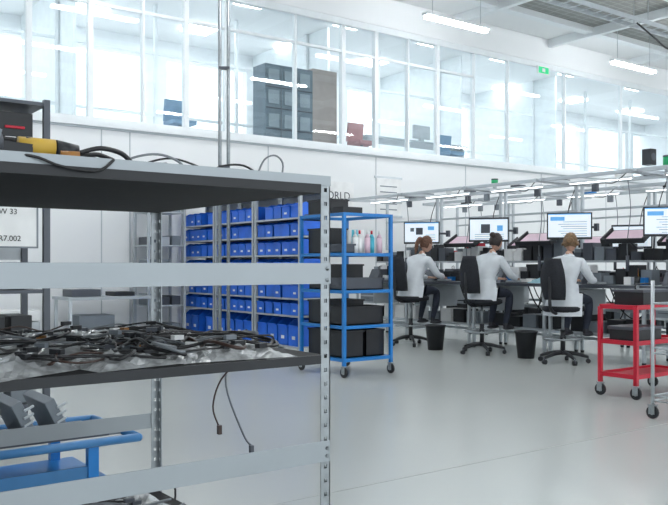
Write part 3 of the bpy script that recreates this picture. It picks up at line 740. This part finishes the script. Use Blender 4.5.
    H.location=(0.165+L*1.2,0,s+0.70); H.rotation_euler=Euler((0,headpitch,headyaw))
    M=MB('head'); vs=M.sph((0.02,0,0.085),(0.093,0.074,0.115),SKIN,seg=28)
    for v in vs:
        c=v.co
        if c.z<0.07: k=(0.07-c.z)/0.1; c.y*=1-0.28*k; c.x=c.x+0.012*k if c.x>0.02 else c.x*(1-0.1*k)
        if c.x>0.09 and abs(c.y)<0.03 and 0.04<c.z<0.1:
            c.x+=0.02*(1-abs(c.y)/0.03)*(1-abs(c.z-0.065)/0.04) if abs(c.z-0.065)<0.04 else 0
        if c.x>0.08 and 0.02<abs(c.y)<0.045 and 0.08<c.z<0.105: c.x-=0.006
    M.sph((0.122,0,0.066),(0.013,0.012,0.014),SKIN,seg=10)
    for sg in (1,-1):
        M.sph((0.098,sg*0.03,0.092),(0.009,0.012,0.007),LABEL,seg=10); M.sph((0.105,sg*0.03,0.092),(0.004,0.005,0.005),EYE,seg=8)
        M.sph((0.01,sg*0.076,0.078),(0.018,0.009,0.030),SKIN,seg=12); M.box((0.105,sg*0.03,0.109),(0.006,0.028,0.004),hair)
    M.sph((0.108,0,0.034),(0.008,0.022,0.006),LIP,seg=10)
    M.done(parent=H)
    M=MB('hair'); vs=M.sph((0.005,0,0.098),(0.105,0.088,0.122),hair,seg=28)
    dl=[v for v in vs if (v.co.x>0.055 and v.co.z<0.165) or (v.co.x>0.02 and v.co.z<0.075) or v.co.z<0.005]
    bmesh.ops.delete(M.bm,geom=dl,context='VERTS')
    for v in M.bm.verts:
        nn=noise.noise(v.co*30)*0.006; v.co.x+=nn; v.co.z+=nn
    if style=='bun':
        M.sph((-0.10,0,0.15),(0.042,0.045,0.040),hair); M.torus((-0.08,0,0.14),0.03,0.008,BLACK,seg=12)
    if style=='tail':
        M.tube([(-0.08,0,0.13),(-0.135,0,0.12),(-0.15,0.01,0.04),(-0.13,0.02,-0.05),(-0.12,0.02,-0.12)],[0.02,0.032,0.034,0.026,0.008],hair,seg=10)
    if style=='lowbun':
        M.sph((-0.105,0,0.075),(0.045,0.052,0.045),hair); M.tube([(0.05,0.085,0.12),(0.0,0.09,0.06),(-0.06,0.07,0.05)],[0.01,0.02,0.015],hair); M.tube([(0.05,-0.085,0.12),(0.0,-0.09,0.06),(-0.06,-0.07,0.05)],[0.01,0.02,0.015],hair)
    M.done(parent=H)
S=[(9.18,0.74,HAIR1,'tail',0.09,-0.15),(7.74,0.74,HAIR2,'bun',0.07,0.12),(6.40,0.70,HAIR3,'lowbun',0.0,0.35)]
for (y,s,h,st,ln,hy) in S:
    chair(8.25,y,s,rz=0.08 if st!='lowbun' else 0.2)
    person('seated_woman',8.27,y,s,h,st,rz=0.08 if st!='lowbun' else 0.2,headyaw=hy,lean=ln,long_coat=(st=='lowbun'))
M=MB('blue_cloth'); bag(M,8.86,7.25,0.955,0.2,0.3,0.07,0.1,PAPER,5); M.done()

# ---------------- wall-side furniture ----------------
M=MB('grey_storage_shelf')
x0,x1,y0,y1=5.02,5.6,11.35,11.85
for x in (x0,x1):
    for y in (y0,y1): M.bx(x-0.018,x+0.018,y-0.018,y+0.018,0,2.15,LGREY)
for z in (0.15,0.6,1.05,1.5,2.0):
    M.bx(x0,x1,y0,y1,z-0.02,z,LGREY)
    for k in range(3): M.bx(x0+0.04+k*0.18,x0+0.18+k*0.18,y0+0.05,y1-0.05,z,z+random.uniform(.08,.25),random.choice([GREY,LGREY,LABEL,GREYD]))
M.done()
M=MB('packing_table')
M.bx(3.7,4.95,10.95,11.65,0.72,0.76,LGREY)
for x in (3.74,4.91):
    for y in (11.0,11.6): M.bx(x-0.02,x+0.02,y-0.02,y+0.02,0,0.72,ALU)
M.bx(3.72,4.93,11.0,11.6,0.2,0.22,LGREY); M.bx(3.8,4.2,11.1,11.5,0.762,0.86,GREYD); M.bx(4.4,4.7,11.1,11.45,0.762,0.82,BLACK); M.bx(3.9,4.4,11.1,11.5,0.222,0.5,GREY)
M.done()
M=MB('flat_carton_stack')
for k in range(4): M.bx(2.5+k*0.02,3.4,11.2,11.8,0.001+k*0.15,0.14+k*0.15,random.choice([LABEL,LGREY]))
M.done(bevel=0.01)
M=MB('wall_notice_board'); M.bx(9.9,10.5,YW-0.03,YW-0.002,2.15,2.85,LABEL); M.bx(9.86,10.54,YW-0.028,YW-0.001,2.85,2.89,ALU); M.bx(9.86,10.54,YW-0.028,YW-0.001,2.11,2.15,ALU)
for k in range(5): M.bx(9.98,10.4,YW-0.033,YW-0.03,2.25+k*0.11,2.27+k*0.11,GREY)
M.done()
nb=empty('wall_sign',(0,0,0))
M=MB('panel'); M.bx(8.45,9.35,YW-0.03,YW-0.002,2.25,2.72,LABEL); M.done(parent=nb)
text('WORLD',(8.52,YW-0.032,2.4),0.2,nb,GREYD)

# ---------------- world, camera ----------------
w=bpy.data.worlds.new('World'); scn.world=w; w.use_nodes=True
bg=w.node_tree.nodes['Background']; bg.inputs['Color'].default_value=(0.88,0.95,1.0,1); bg.inputs['Strength'].default_value=1.9
cam=bpy.data.cameras.new('Camera'); co=bpy.data.objects.new('Camera',cam); scn.collection.objects.link(co)
cam.sensor_width=36; cam.lens=820/668*36; cam.shift_y=12.5/668; cam.clip_start=0.05
co.location=(0,0,1.2); co.rotation_euler=(R(90),0,R(-36.6)); scn.camera=co
